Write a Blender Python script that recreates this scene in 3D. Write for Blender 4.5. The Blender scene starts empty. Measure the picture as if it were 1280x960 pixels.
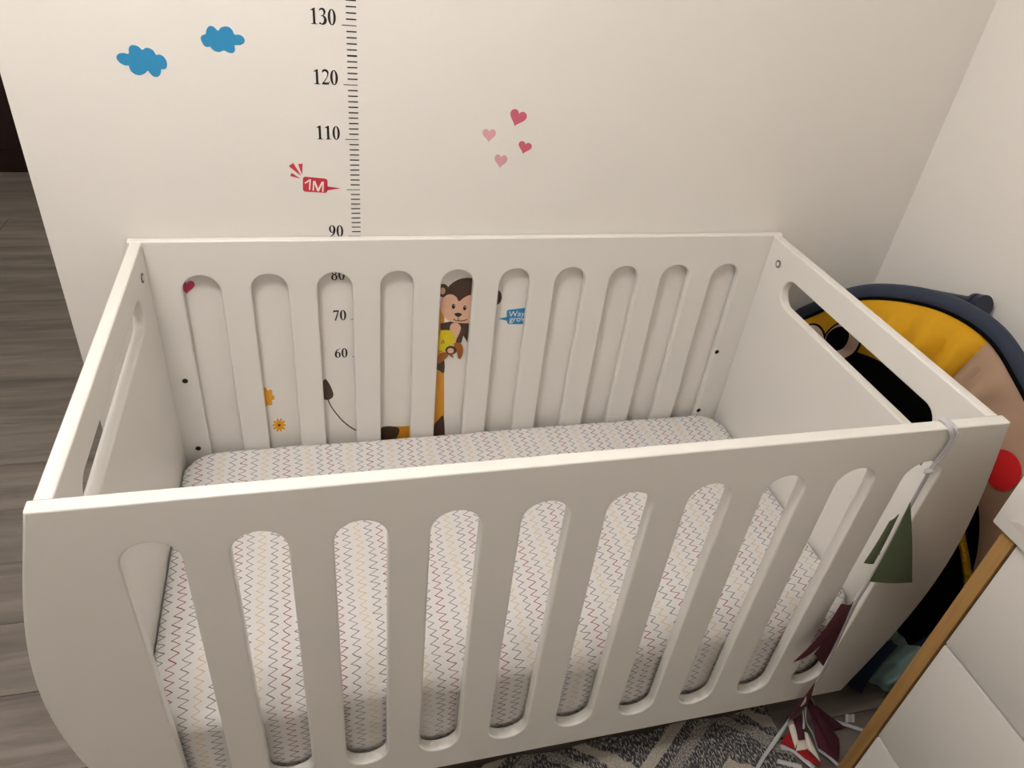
import bpy, bmesh, math, random
from mathutils import Vector, Matrix
random.seed(7)
S = bpy.context.scene
COL = S.collection

# ------------------------------------------------------------------ camera
CAM = Vector((-0.0925, -1.4398, 1.5733))
YAW, PITCH, ROLL, FPX = -0.3124, 0.6201, 0.1236, 922.95
_cy, _sy, _cp, _sp = math.cos(YAW), math.sin(YAW), math.cos(PITCH), math.sin(PITCH)
FWD = Vector((-_sy*_cp, _cy*_cp, -_sp)); _r = Vector((_cy, _sy, 0)); _u = _r.cross(FWD)
_c, _s = math.cos(ROLL), math.sin(ROLL)
RIGHT = _c*_r + _s*_u; UP = -_s*_r + _c*_u
cd = bpy.data.cameras.new('camera'); cam = bpy.data.objects.new('camera', cd); COL.objects.link(cam)
cd.sensor_fit = 'HORIZONTAL'; cd.sensor_width = 36; cd.lens = FPX/1280*36; cd.clip_start = .02
cam.matrix_world = Matrix(((RIGHT.x, UP.x, -FWD.x, CAM.x), (RIGHT.y, UP.y, -FWD.y, CAM.y), (RIGHT.z, UP.z, -FWD.z, CAM.z), (0, 0, 0, 1)))
S.camera = cam
# ------------------------------------------------------------------ light and exposure
w = bpy.data.worlds.new('world'); S.world = w; w.use_nodes = True
w.node_tree.nodes['Background'].inputs[0].default_value = (1, .9, .8, 1)
w.node_tree.nodes['Background'].inputs[1].default_value = 0.02
LAMP_POS = (-0.50, -0.90, 2.38); LAMP_E = 24; HALL_POS = (-1.6, 1.6, 2.42); HALL_E = 24
LAMP_COL = (1.0, .955, .915)
S.view_settings.view_transform = 'Standard'; S.view_settings.look = 'None'
S.view_settings.gamma = 1; S.view_settings.use_curve_mapping = False
S.view_settings.exposure = 1.02

# ------------------------------------------------------------------ measuring helpers: sight line of a photo pixel met with a real plane
def sight(u, v): return RIGHT*((u-640)/FPX) + UP*((480-v)/FPX) + FWD
def on(u, v, ax, val):
    d = sight(u, v); return CAM + d*((val-CAM[ax])/d[ax])
def wallpt(u, v):
    q = on(u, v, 1, 0); return (q.x, q.z)

# ------------------------------------------------------------------ materials
def lin(c):
    c /= 255
    return c/12.92 if c <= .04045 else ((c+.055)/1.055)**2.4
def rgb(r, g, b): return (lin(r), lin(g), lin(b), 1)
MATS = {}
def mat(name, col, rough=.5, var=0.0, scale=20, bump=0.0, bscale=200, metal=0, coat=0, sheen=0, spec=.5):
    if name in MATS: return MATS[name]
    m = bpy.data.materials.new(name); m.use_nodes = True; nt = m.node_tree; N = nt.nodes; L = nt.links
    b = N['Principled BSDF']; b.inputs['Base Color'].default_value = col; b.inputs['Roughness'].default_value = rough
    b.inputs['Metallic'].default_value = metal; b.inputs['Coat Weight'].default_value = coat; b.inputs['Sheen Weight'].default_value = sheen
    b.inputs['Specular IOR Level'].default_value = spec
    tc = N.new('ShaderNodeTexCoord')
    if var > 0:
        n = N.new('ShaderNodeTexNoise'); n.inputs['Scale'].default_value = scale; n.inputs['Detail'].default_value = 5
        L.new(tc.outputs['Object'], n.inputs['Vector'])
        r = N.new('ShaderNodeMapRange'); r.inputs['To Min'].default_value = 1-var; r.inputs['To Max'].default_value = 1+var
        L.new(n.outputs['Fac'], r.inputs['Value'])
        mx = N.new('ShaderNodeVectorMath'); mx.operation = 'SCALE'; mx.inputs[0].default_value = col[:3]
        L.new(r.outputs['Result'], mx.inputs['Scale']); L.new(mx.outputs[0], b.inputs['Base Color'])
    if bump > 0:
        n2 = N.new('ShaderNodeTexNoise'); n2.inputs['Scale'].default_value = bscale; n2.inputs['Detail'].default_value = 3
        L.new(tc.outputs['Object'], n2.inputs['Vector'])
        bp = N.new('ShaderNodeBump'); bp.inputs['Strength'].default_value = bump; bp.inputs['Distance'].default_value = .002
        L.new(n2.outputs['Fac'], bp.inputs['Height']); L.new(bp.outputs[0], b.inputs['Normal'])
    MATS[name] = m; return m
M_WALL = mat('wall_paint', rgb(230, 226, 220), .75, .012, 3, .12, 160)
M_CEIL = mat('ceiling_paint', rgb(235, 233, 229), .85, .01, 4)
M_CRIB = mat('crib_lacquer', rgb(226, 223, 217), .38, .01, 6, .03, 40, coat=.1)
M_HOLE = mat('bolt_steel', rgb(60, 55, 50), .4, metal=.7)
M_BLACKHOLE = mat('hole_black', rgb(14, 12, 11), .8)
M_DWHITE = mat('dresser_white', rgb(206, 202, 196), .4, .01, 5)
M_DARKDOOR = mat('dark_door', rgb(38, 14, 9), .5, .15, 8)
M_NAVY = mat('navy_cloth', rgb(44, 52, 70), .85, .10, 30, .25, 500, sheen=.1)
M_NAVY2 = mat('navy_plastic', rgb(26, 34, 58), .35)
M_YEL = mat('yellow_cloth', rgb(206, 152, 6), .85, .07, 25, .25, 500)
M_BEIGE = mat('beige_cloth', rgb(166, 136, 114), .88, .06, 25, .25, 500)
M_BLACK = mat('black_cloth', rgb(7, 7, 8), .95, spec=.1)
M_EYE = mat('eye_cloth', rgb(196, 168, 152), .85)
M_REDC = mat('red_cloth', rgb(190, 8, 14), .85)
M_TEAL = mat('teal_cloth', rgb(112, 136, 132), .85, .12, 25, .25, 400)
M_DNAVY = mat('deep_navy_cloth', rgb(18, 36, 66), .85, .15, 25, .25, 400)
M_RIBBON = mat('ribbon_white', rgb(190, 188, 191), .8, .04, 60)
M_MAROON = mat('maroon_felt', rgb(74, 24, 38), .9, .08, 60, .2, 600)
M_GREEN = mat('green_felt', rgb(92, 104, 78), .9, .06, 60, .2, 600)
M_OLIVE = mat('olive_felt', rgb(140, 150, 70), .9, .06, 60)
M_FRED = mat('red_felt', rgb(150, 10, 22), .9, .05, 60)
M_CREAM = mat('cream_felt', rgb(214, 206, 192), .9, .04, 60)
M_PLATE = mat('lamp_shade', rgb(240, 236, 228), .6)
M_UNDER = mat('mattress_grey', rgb(120, 114, 108), .9, .05, 30)
M_BASEW = mat('base_slat', rgb(205, 190, 165), .6, .08, 12)

def nodes_mat(name):
    m = bpy.data.materials.new(name); m.use_nodes = True
    nt = m.node_tree
    return m, nt.nodes, nt.links, nt.nodes['Principled BSDF']
def math_node(N, L, op, a, b=None):
    n = N.new('ShaderNodeMath'); n.operation = op
    for i, x in enumerate((a, b)):
        if x is None: continue
        if isinstance(x, (int, float)): n.inputs[i].default_value = x
        else: L.new(x, n.inputs[i])
    return n.outputs[0]
def ramp(N, L, fac, stops, interp='LINEAR'):
    r = N.new('ShaderNodeValToRGB'); r.color_ramp.interpolation = interp
    e = r.color_ramp.elements
    while len(e) < len(stops): e.new(.5)
    for k, (p, c) in enumerate(stops): e[k].position = p; e[k].color = c
    L.new(fac, r.inputs[0]); return r.outputs[0]

def gold_mat():
    m, N, L, b = nodes_mat('gold_glitter'); tc = N.new('ShaderNodeTexCoord')
    v = N.new('ShaderNodeTexVoronoi'); v.inputs['Scale'].default_value = 400; L.new(tc.outputs['Object'], v.inputs['Vector'])
    L.new(ramp(N, L, v.outputs['Distance'], [(0, rgb(225, 195, 60)), (.6, rgb(150, 120, 20))]), b.inputs['Base Color'])
    b.inputs['Metallic'].default_value = .7; b.inputs['Roughness'].default_value = .3
    return m
M_GOLD = gold_mat()

def wood_mat(name, stops, axis, stretch, scale, rough, per_obj=.25):
    m, N, L, b = nodes_mat(name); tc = N.new('ShaderNodeTexCoord'); oi = N.new('ShaderNodeObjectInfo')
    off = N.new('ShaderNodeVectorMath'); off.operation = 'SCALE'; off.inputs[0].default_value = (37, 17, 23)
    L.new(oi.outputs['Random'], off.inputs['Scale'])
    add = N.new('ShaderNodeVectorMath'); add.operation = 'ADD'; L.new(tc.outputs['Object'], add.inputs[0]); L.new(off.outputs[0], add.inputs[1])
    mp = N.new('ShaderNodeMapping'); sc = [1, 1, 1]; sc[axis] = stretch; mp.inputs['Scale'].default_value = sc
    L.new(add.outputs[0], mp.inputs['Vector'])
    n = N.new('ShaderNodeTexNoise'); n.inputs['Scale'].default_value = scale; n.inputs['Detail'].default_value = 8; n.inputs['Roughness'].default_value = .65
    n.inputs['Distortion'].default_value = .6
    L.new(mp.outputs[0], n.inputs['Vector'])
    c = ramp(N, L, n.outputs['Fac'], stops)
    k = math_node(N, L, 'ADD', math_node(N, L, 'MULTIPLY', oi.outputs['Random'], per_obj), 1-per_obj/2)
    mx = N.new('ShaderNodeVectorMath'); mx.operation = 'SCALE'; L.new(c, mx.inputs[0]); L.new(k, mx.inputs['Scale'])
    L.new(mx.outputs[0], b.inputs['Base Color']); b.inputs['Roughness'].default_value = rough
    bp = N.new('ShaderNodeBump'); bp.inputs['Strength'].default_value = .15; bp.inputs['Distance'].default_value = .001
    L.new(n.outputs['Fac'], bp.inputs['Height']); L.new(bp.outputs[0], b.inputs['Normal'])
    return m
M_PLANK = wood_mat('grey_laminate', [(.25, rgb(84, 76, 70)), (.5, rgb(122, 113, 104)), (.62, rgb(138, 129, 119)), (.8, rgb(96, 88, 80))], 0, .09, 16, .5)
M_JOINT = mat('plank_joint', rgb(40, 36, 32), .9)
M_OAK = wood_mat('oak_edge', [(.3, rgb(132, 97, 52)), (.6, rgb(160, 122, 70)), (.8, rgb(140, 104, 58))], 2, .08, 40, .5, .05)

def sheet_mat():
    """white cotton printed with columns of hand drawn zigzags running head to foot across the cot"""
    m, N, L, b = nodes_mat('zigzag_sheet'); tc = N.new('ShaderNodeTexCoord')
    nz = N.new('ShaderNodeTexNoise'); nz.inputs['Scale'].default_value = 14; nz.inputs['Detail'].default_value = 3
    L.new(tc.outputs['Object'], nz.inputs['Vector'])
    sp = N.new('ShaderNodeSeparateXYZ'); L.new(tc.outputs['Object'], sp.inputs[0])
    wob = math_node(N, L, 'MULTIPLY', math_node(N, L, 'SUBTRACT', nz.outputs['Fac'], .5), .02)
    x = math_node(N, L, 'ADD', sp.outputs[0], wob)
    v = math_node(N, L, 'ADD', math_node(N, L, 'ADD', sp.outputs[1], sp.outputs[2]), math_node(N, L, 'MULTIPLY', wob, .7))
    cs = math_node(N, L, 'DIVIDE', math_node(N, L, 'ADD', x, 10.0), .0240)
    idx = math_node(N, L, 'FLOOR', cs); u = math_node(N, L, 'FRACT', cs)
    ph = math_node(N, L, 'MULTIPLY', idx, .37)
    tri = math_node(N, L, 'PINGPONG', math_node(N, L, 'ADD', math_node(N, L, 'DIVIDE', math_node(N, L, 'ADD', v, 10.0), .0092), ph), 1.0)
    # jitter of the amplitude
    n2 = N.new('ShaderNodeTexNoise'); n2.inputs['Scale'].default_value = 55; L.new(tc.outputs['Object'], n2.inputs['Vector'])
    amp = math_node(N, L, 'ADD', math_node(N, L, 'MULTIPLY', n2.outputs['Fac'], .40), .42)
    target = math_node(N, L, 'ADD', math_node(N, L, 'MULTIPLY', math_node(N, L, 'SUBTRACT', tri, .5), amp), .5)
    d = math_node(N, L, 'ABSOLUTE', math_node(N, L, 'SUBTRACT', u, target))
    line = math_node(N, L, 'LESS_THAN', d, .058)
    c4 = math_node(N, L, 'DIVIDE', math_node(N, L, 'ADD', math_node(N, L, 'MODULO', math_node(N, L, 'ADD', idx, 3.0), 4.0), .5), 4.0)
    colr = ramp(N, L, c4, [(0, rgb(128, 44, 54)), (.25, rgb(112, 112, 118)), (.5, rgb(200, 178, 132)), (.75, rgb(104, 106, 112))], 'CONSTANT')
    mix = N.new('ShaderNodeMix'); mix.data_type = 'RGBA'
    mix.inputs[6].default_value = rgb(218, 215, 213); L.new(line, mix.inputs[0]); L.new(colr, mix.inputs[7])
    L.new(mix.outputs[2], b.inputs['Base Color']); b.inputs['Roughness'].default_value = .9
    b.inputs['Specular IOR Level'].default_value = .2
    n3 = N.new('ShaderNodeTexNoise'); n3.inputs['Scale'].default_value = 18; n3.inputs['Detail'].default_value = 4; L.new(tc.outputs['Object'], n3.inputs['Vector'])
    bp = N.new('ShaderNodeBump'); bp.inputs['Strength'].default_value = .35; bp.inputs['Distance'].default_value = .006
    L.new(n3.outputs['Fac'], bp.inputs['Height']); L.new(bp.outputs[0], b.inputs['Normal'])
    return m
M_SHEET = sheet_mat()

def rug_mat():
    m, N, L, b = nodes_mat('woven_rug'); tc = N.new('ShaderNodeTexCoord')
    sp = N.new('ShaderNodeSeparateXYZ'); L.new(tc.outputs['Object'], sp.inputs[0])
    # fine woven fleck, streaked across the bands
    mp = N.new('ShaderNodeMapping'); mp.inputs['Rotation'].default_value = (0, 0, .15); mp.inputs['Scale'].default_value = (300, 110, 100); L.new(tc.outputs['Object'], mp.inputs['Vector'])
    n = N.new('ShaderNodeTexNoise'); n.inputs['Scale'].default_value = 1; n.inputs['Detail'].default_value = 2; L.new(mp.outputs[0], n.inputs['Vector'])
    fleck = ramp(N, L, n.outputs['Fac'], [(.40, rgb(52, 52, 56)), (.52, rgb(80, 78, 80)), (.60, rgb(168, 162, 156))])
    n1 = N.new('ShaderNodeTexNoise'); n1.inputs['Scale'].default_value = 330; L.new(tc.outputs['Object'], n1.inputs['Vector'])
    grey = ramp(N, L, n1.outputs['Fac'], [(.40, rgb(92, 88, 86)), (.60, rgb(172, 166, 158))])
    n5 = N.new('ShaderNodeTexNoise'); n5.inputs['Scale'].default_value = 30; n5.inputs['Detail'].default_value = 4; L.new(tc.outputs['Object'], n5.inputs['Vector'])
    wv = math_node(N, L, 'MULTIPLY', math_node(N, L, 'SUBTRACT', n5.outputs['Fac'], .5), .03)
    # diamond lattice of bands
    ax = math_node(N, L, 'PINGPONG', math_node(N, L, 'ADD', math_node(N, L, 'ADD', sp.outputs[0], wv), 9.87), .21)
    s = math_node(N, L, 'ADD', math_node(N, L, 'ADD', sp.outputs[1], wv), math_node(N, L, 'MULTIPLY', ax, .75))
    t = math_node(N, L, 'FRACT', math_node(N, L, 'DIVIDE', math_node(N, L, 'ADD', s, 10.0), .17))
    creamf = math_node(N, L, 'LESS_THAN', math_node(N, L, 'ABSOLUTE', math_node(N, L, 'SUBTRACT', t, .25)), .09)
    greyf = math_node(N, L, 'GREATER_THAN', t, .83)
    m1 = N.new('ShaderNodeMix'); m1.data_type = 'RGBA'; L.new(greyf, m1.inputs[0]); L.new(fleck, m1.inputs[6]); L.new(grey, m1.inputs[7])
    cream = ramp(N, L, n1.outputs['Fac'], [(.3, rgb(150, 142, 132)), (.7, rgb(196, 188, 176))])
    m2 = N.new('ShaderNodeMix'); m2.data_type = 'RGBA'; L.new(creamf, m2.inputs[0]); L.new(m1.outputs[2], m2.inputs[6]); L.new(cream, m2.inputs[7])
    L.new(m2.outputs[2], b.inputs['Base Color']); b.inputs['Roughness'].default_value = .95
    h = math_node(N, L, 'ADD', n1.outputs['Fac'], math_node(N, L, 'MULTIPLY', creamf, 1.5))
    bp = N.new('ShaderNodeBump'); bp.inputs['Strength'].default_value = .8; bp.inputs['Distance'].default_value = .003
    L.new(h, bp.inputs['Height']); L.new(bp.outputs[0], b.inputs['Normal'])
    return m
M_RUG = rug_mat()

# ------------------------------------------------------------------ object helpers
def link(name, me, m, parent=None, loc=None):
    if m is not None:
        me.materials.clear(); me.materials.append(m)
    o = bpy.data.objects.new(name, me); COL.objects.link(o)
    if parent is not None: o.parent = parent
    if loc is not None: o.location = loc
    return o
def tag(o, label, cat, group=None):
    o['label'] = label; o['category'] = cat
    if group: o['group'] = group
    return o
def thing(name, label, cat, loc=(0, 0, 0), group=None):
    o = bpy.data.objects.new(name, None); COL.objects.link(o); o.location = loc; o.empty_display_size = .05
    return tag(o, label, cat, group)
def shift(me, loc):      # geometry made in room coordinates -> local to its thing
    me.transform(Matrix.Translation(-Vector(loc))); return me
def box(x0, x1, y0, y1, z0, z1, bev=0, seg=2):
    bm = bmesh.new(); bmesh.ops.create_cube(bm, size=1)
    for v in bm.verts: v.co = Vector(((x0+x1)/2+v.co.x*(x1-x0), (y0+y1)/2+v.co.y*(y1-y0), (z0+z1)/2+v.co.z*(z1-z0)))
    if bev: bmesh.ops.bevel(bm, geom=bm.edges[:], offset=bev, segments=seg, affect='EDGES', profile=.5)
    me = bpy.data.meshes.new('box'); bm.to_mesh(me); bm.free(); smooth(me); return me
def smooth(me, ang=35):
    for p in me.polygons: p.use_smooth = True
    me.set_sharp_from_angle(angle=math.radians(ang)); return me
def flat_shape(groups, half, bev=0, axes=None, res=3):
    """filled outlines (holes by even-odd) given thickness; groups = list of lists of closed outlines"""
    bm = bmesh.new()
    for splines in groups:
        cu = bpy.data.curves.new('c', 'CURVE'); cu.dimensions = '2D'; cu.fill_mode = 'BOTH'
        cu.extrude = half-bev; cu.bevel_depth = bev; cu.bevel_resolution = res; cu.offset = -bev
        for pts in splines:
            sp = cu.splines.new('POLY'); sp.points.add(len(pts)-1); sp.use_cyclic_u = True
            for k, (a, b) in enumerate(pts): sp.points[k].co = (a, b, 0, 1)
        ob = bpy.data.objects.new('c', cu); me = bpy.data.meshes.new_from_object(ob); bm.from_mesh(me)
        bpy.data.meshes.remove(me); bpy.data.objects.remove(ob); bpy.data.curves.remove(cu)
    bmesh.ops.remove_doubles(bm, verts=bm.verts[:], dist=1e-6)
    bmesh.ops.recalc_face_normals(bm, faces=bm.faces[:])
    me = bpy.data.meshes.new('shape'); bm.to_mesh(me); bm.free(); smooth(me, 40)
    for p in me.polygons:               # the two faces of a board stay flat, only its rounded edges are smooth
        if abs(p.normal.z) > .999: p.use_smooth = False
    if axes is not None: me.transform(axes)
    return me
def frame(o, a, b):      # matrix taking shape plane (a, b) to the room with a x b as the thickness direction
    a = Vector(a); b = Vector(b); n = a.cross(b)
    return Matrix(((a.x, b.x, n.x, o[0]), (a.y, b.y, n.y, o[1]), (a.z, b.z, n.z, o[2]), (0, 0, 0, 1)))
def catmull(pts, n=8, closed=False):
    out = []; N_ = len(pts); P = [Vector(p) for p in pts]
    rng = range(N_) if closed else range(N_-1)
    for i in rng:
        p0 = P[(i-1) % N_] if closed or i > 0 else P[0]*2-P[1]
        p1 = P[i]; p2 = P[(i+1) % N_]
        p3 = P[(i+2) % N_] if closed or i+2 < N_ else P[-1]*2-P[-2]
        for k in range(n):
            t = k/n
            out.append(.5*((2*p1)+(p2-p0)*t+(2*p0-5*p1+4*p2-p3)*t*t+(3*p1-p0-3*p2+p3)*t**3))
    if not closed: out.append(P[-1])
    return out
def tube(path, ra, rb=None, seg=10, closed=False, side=None, cap=True):
    """sweep an ellipse ra x rb along a path; side = direction kept for the ra axis"""
    rb = ra if rb is None else rb
    bm = bmesh.new(); rings = []; n = len(path); P = [Vector(p) for p in path]
    for i in range(n):
        a = P[(i-1) % n] if closed or i > 0 else P[0]; b = P[(i+1) % n] if closed or i < n-1 else P[-1]
        t = (b-a).normalized()
        s = Vector(side if not callable(side) else side(i/(n-1))) if side is not None else Vector((.31, .17, .93))
        s = (s-t*s.dot(t)).normalized(); q = t.cross(s)
        A = ra(i/(n-1)) if callable(ra) else ra; B = rb(i/(n-1)) if callable(rb) else rb
        rings.append([bm.verts.new(P[i]+s*A*math.cos(2*math.pi*k/seg)+q*B*math.sin(2*math.pi*k/seg)) for k in range(seg)])
    for i in range(n if closed else n-1):
        r0, r1 = rings[i], rings[(i+1) % n]
        for k in range(seg): bm.faces.new((r0[k], r0[(k+1) % seg], r1[(k+1) % seg], r1[k]))
    if cap and not closed:
        bm.faces.new(rings[0]); bm.faces.new(rings[-1])
    bmesh.ops.recalc_face_normals(bm, faces=bm.faces[:])
    me = bpy.data.meshes.new('tube'); bm.to_mesh(me); bm.free(); return smooth(me, 50)
def grid_mesh(fn, nu, nv, thick=0, closed_u=False):
    vs = [fn(i/(nu-(0 if closed_u else 1)), j/(nv-1)) for j in range(nv) for i in range(nu)]
    fs = []
    for j in range(nv-1):
        for i in range(nu if closed_u else nu-1):
            i2 = (i+1) % nu
            fs.append((j*nu+i, j*nu+i2, (j+1)*nu+i2, (j+1)*nu+i))
    me = bpy.data.meshes.new('grid'); me.from_pydata([tuple(v) for v in vs], [], fs)
    if thick:
        bm = bmesh.new(); bm.from_mesh(me)
        bmesh.ops.recalc_face_normals(bm, faces=bm.faces[:])
        bmesh.ops.solidify(bm, geom=bm.faces[:], thickness=thick); bm.to_mesh(me); bm.free()
    return smooth(me, 60)
def struct(name, me, m, parent=None):
    o = link(name, me, m, parent)
    if parent is None: o['kind'] = 'structure'
    return o

# ================================================================== THE ROOM
XW, XE, YF, XL, YFAR, ZC = 1.336, -.5715, -2.6, -2.7, 2.76, 2.62
floor = struct('floor', box(XL-.1, XW+.1, YF-.1, YFAR+.1, -.06, -.0035), M_JOINT)
floor['label'] = 'grey brown wood plank floor'
PW, PL = .192, 1.28
pm = box(-PL/2+.0008, PL/2-.0008, -PW/2+.0007, PW/2-.0007, -.0036, 0, .0008, 1)
row = 0; y = YF+PW/2 - .05
offs = [0, .52, .21, .86, .35, .68]
while y < YFAR+PW/2:
    x = XL - offs[row % 6]
    while x < XW:
        c = x+PL/2
        if c+PL/2 > XL:
            x0, x1 = max(c-PL/2, XL), min(c+PL/2, XW)
            if x1-x0 > PL-.001: me = pm
            else: me = box(x0-c+.0008, x1-c-.0008, -PW/2+.0007, PW/2-.0007, -.0036, 0, .0008, 1)
            o = link('plank', me, M_PLANK, floor, (c, y, 0))
        x += PL
    y += PW; row += 1
wall_back = struct('wall_back', box(XE, XW+.1, 0, .11, -.003, ZC), M_WALL)
struct('wall_right', box(XW, XW+.1, YF, 0, -.003, ZC), M_WALL)
struct('wall_front', box(XL-.1, XW+.1, YF-.1, YF, -.003, ZC), M_WALL)
struct('wall_left', box(XL-.1, XL, YF, YFAR, -.003, ZC), M_WALL)
struct('wall_far', box(XL-.1, XW+.1, YFAR, YFAR+.1, -.003, ZC), M_WALL)
struct('wall_hall_side', box(XW, XW+.1, .11, YFAR, -.003, ZC), M_WALL)
struct('ceiling', box(XL-.1, XW+.1, YF-.1, YFAR+.1, ZC, ZC+.06), M_CEIL)
door = struct('door_1', box(-2.25, -1.30, YFAR-.045, YFAR-.001, 0, 2.1, .004), M_DARKDOOR)
for zz in ((.12, .95), (1.08, 1.98)):
    for xx in ((-2.15, -1.81), (-1.74, -1.40)):
        struct('door_panel', box(xx[0], xx[1], YFAR-.056, YFAR-.045, zz[0], zz[1], .008), M_DARKDOOR, door)
struct('door_handle', tube([(-2.2, YFAR-.046, 1.02), (-2.2, YFAR-.10, 1.02), (-2.19, YFAR-.105, 1.02), (-2.08, YFAR-.105, 1.02)], .009, side=(0, 0, 1)), M_HOLE, door)

# ================================================================== CEILING LAMPS
def ceiling_lamp(pos, strength, label, r):
    t = thing('ceiling_lamp', label, 'lamp', (pos[0], pos[1], ZC)); dz = pos[2]-ZC
    bm = bmesh.new(); bmesh.ops.create_cone(bm, cap_ends=True, segments=32, radius1=r*.45, radius2=r*.5, depth=.02)
    me = bpy.data.meshes.new('rose'); bm.to_mesh(me); bm.free(); me.transform(Matrix.Translation((0, 0, -.0105)))
    link('ceiling_rose', smooth(me), M_PLATE, t)
    link('stem', tube([(0, 0, -.02), (0, 0, dz+r*.98)], .012, side=(1, 0, 0)), M_PLATE, t)
    m, N, L, b = nodes_mat('lit_globe'); b.inputs['Emission Color'].default_value = (*LAMP_COL, 1); b.inputs['Emission Strength'].default_value = strength
    bm = bmesh.new(); bmesh.ops.create_uvsphere(bm, u_segments=20, v_segments=12, radius=r)
    me = bpy.data.meshes.new('globe'); bm.to_mesh(me); bm.free(); me.transform(Matrix.Translation((0, 0, dz)))
    link('globe', smooth(me, 90), m, t)
ceiling_lamp(LAMP_POS, LAMP_E, 'round white globe lamp hanging above the cot', .17)
ceiling_lamp(HALL_POS, HALL_E, 'round white globe lamp in the passage beyond the wall', .10)

# ================================================================== THE COT
CXL, CXR, CYB, CYF, CZT, CZB, TH = -.434, .995, -.008, -.735, .902, .128, .022
crib = thing('baby_crib', 'white lacquered baby cot with rounded slot cutouts and bulging panels against the wall', 'crib', ((CXL+CXR)/2, (CYB+CYF)/2, 0))
CO = crib.location.copy()
def stadium(cx, z0, z1, wd, n=14):
    r = wd/2; p = []
    for k in range(n+1): a = math.pi*k/n; p.append((cx+r*math.cos(a), z1-r+r*math.sin(a)))
    for k in range(n+1): a = math.pi+math.pi*k/n; p.append((cx+r*math.cos(a), z0+r+r*math.sin(a)))
    return p
def barrel():
    H = CZT-CZB; p = []; n = 28; bul = .068
    for k in range(n+1):
        t = k/n; p.append((CXR+bul*(math.sin(math.pi*t)**1.05), CZB+H*t))
    for k in range(n+1):
        t = 1-k/n; p.append((CXL-bul*(math.sin(math.pi*t)**1.05), CZB+H*t))
    return p
SLOTX = [-.315+.1317*k for k in range(10)]
def panel_shape(top): return [[barrel()]+[stadium(x, .195, top, .0725) for x in SLOTX]]
TB, CYB2 = .018, -.0028          # back panel thickness and where its back stands
def panel(name, y0, th, top):
    me = flat_shape(panel_shape(top), th/2, .0032, frame((0, y0, 0), (1, 0, 0), (0, 0, 1)), 3)
    return link(name, shift(me, CO), M_CRIB, crib)
fp = panel('front_panel', CYF+TH/2, TH, .831); bp_ = panel('back_panel', CYB2-TB/2, TB, .827)
def end_panel(x0):
    ya, yb = CYF+TH, CYB2-TB
    outl = [(ya, .17), (yb, .17), (yb, CZT-.001), (ya, CZT-.001)]
    hole = []
    r = .033; y0, y1, zc = -.628, -.115, .807
    for k in range(15): a = -math.pi/2+math.pi*k/14; hole.append((y1-r+r*math.cos(a), zc+r*math.sin(a)))
    for k in range(15): a = math.pi/2+math.pi*k/14; hole.append((y0+r+r*math.cos(a), zc+r*math.sin(a)))
    me = flat_shape([[outl, hole]], TH/2, .004, frame((x0, 0, 0), (0, 1, 0), (0, 0, 1)), 3)
    return link('end_panel', shift(me, CO), M_CRIB, crib)
epl = end_panel(CXL+TH/2+.004); epr = end_panel(CXR-TH/2-.004)
def disc(c, nrm, r, t):
    bm = bmesh.new(); bmesh.ops.create_cone(bm, cap_ends=True, segments=20, radius1=r, radius2=r, depth=t)
    me = bpy.data.meshes.new('disc'); bm.to_mesh(me); bm.free()
    me.transform(Matrix.Translation(c) @ Vector(nrm).to_track_quat('Z', 'Y').to_matrix().to_4x4()); return smooth(me)
def ring(c, nrm, R, r):
    q = Vector(nrm).to_track_quat('Z', 'Y').to_matrix()
    return tube([Vector(c)+q @ Vector((R*math.cos(a*.3142), R*math.sin(a*.3142), 0)) for a in range(20)], r, seg=6, closed=True, side=nrm)
for x in (CXL+.056, CXR-.081):                        # bolt holes for the mattress heights
    for z in (.572, .378):
        for par, yy, s in ((bp_, CYB2-TB, -1), (fp, CYF+TH, 1)):
            link('bolt_hole', shift(disc((x, yy+s*.0002, z), (0, s, 0), .0046, .0012), CO), M_BLACKHOLE, par)
            link('hole_ring', shift(ring((x, yy+s*.0004, z), (0, s, 0), .0052, .0009), CO), M_HOLE, par)
for par, xx, s in ((epl, CXL+TH+.004, 1), (epr, CXR-TH-.004, -1)):
    for yy, zn in ((-.072, .852), (-.672, .82)):
        link('barrel_nut', shift(disc((xx+s*.0006, yy, zn), (s, 0, 0), .0095, .002), CO), M_UNDER, par)
        link('nut_slot', shift(disc((xx+s*.0016, yy, zn), (s, 0, 0), .0052, .001), CO), M_CRIB, par)
# slatted base on side rails, and feet
for yy in (CYF+TH+.012, CYB-TH-.012):
    link('base_rail', shift(box(CXL+TH+.004, CXR-TH-.004, yy-.012, yy+.012, .13, .155, .002), CO), M_CRIB, crib)
for k in range(14):
    xx = CXL+.08+k*(CXR-CXL-.16)/13
    link('base_slat', shift(box(xx-.028, xx+.028, CYF+TH+.002, CYB-TH-.002, .1555, .165, .002), CO), M_BASEW, crib)
for xx in (CXL+.075, CXR-.115):
    for yy in (CYF+TH+.055, CYB-TH-.06):
        link('foot', shift(box(xx, xx+.04, yy, yy+.04, .0, .1295, .003), CO), M_CRIB, crib)

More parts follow.
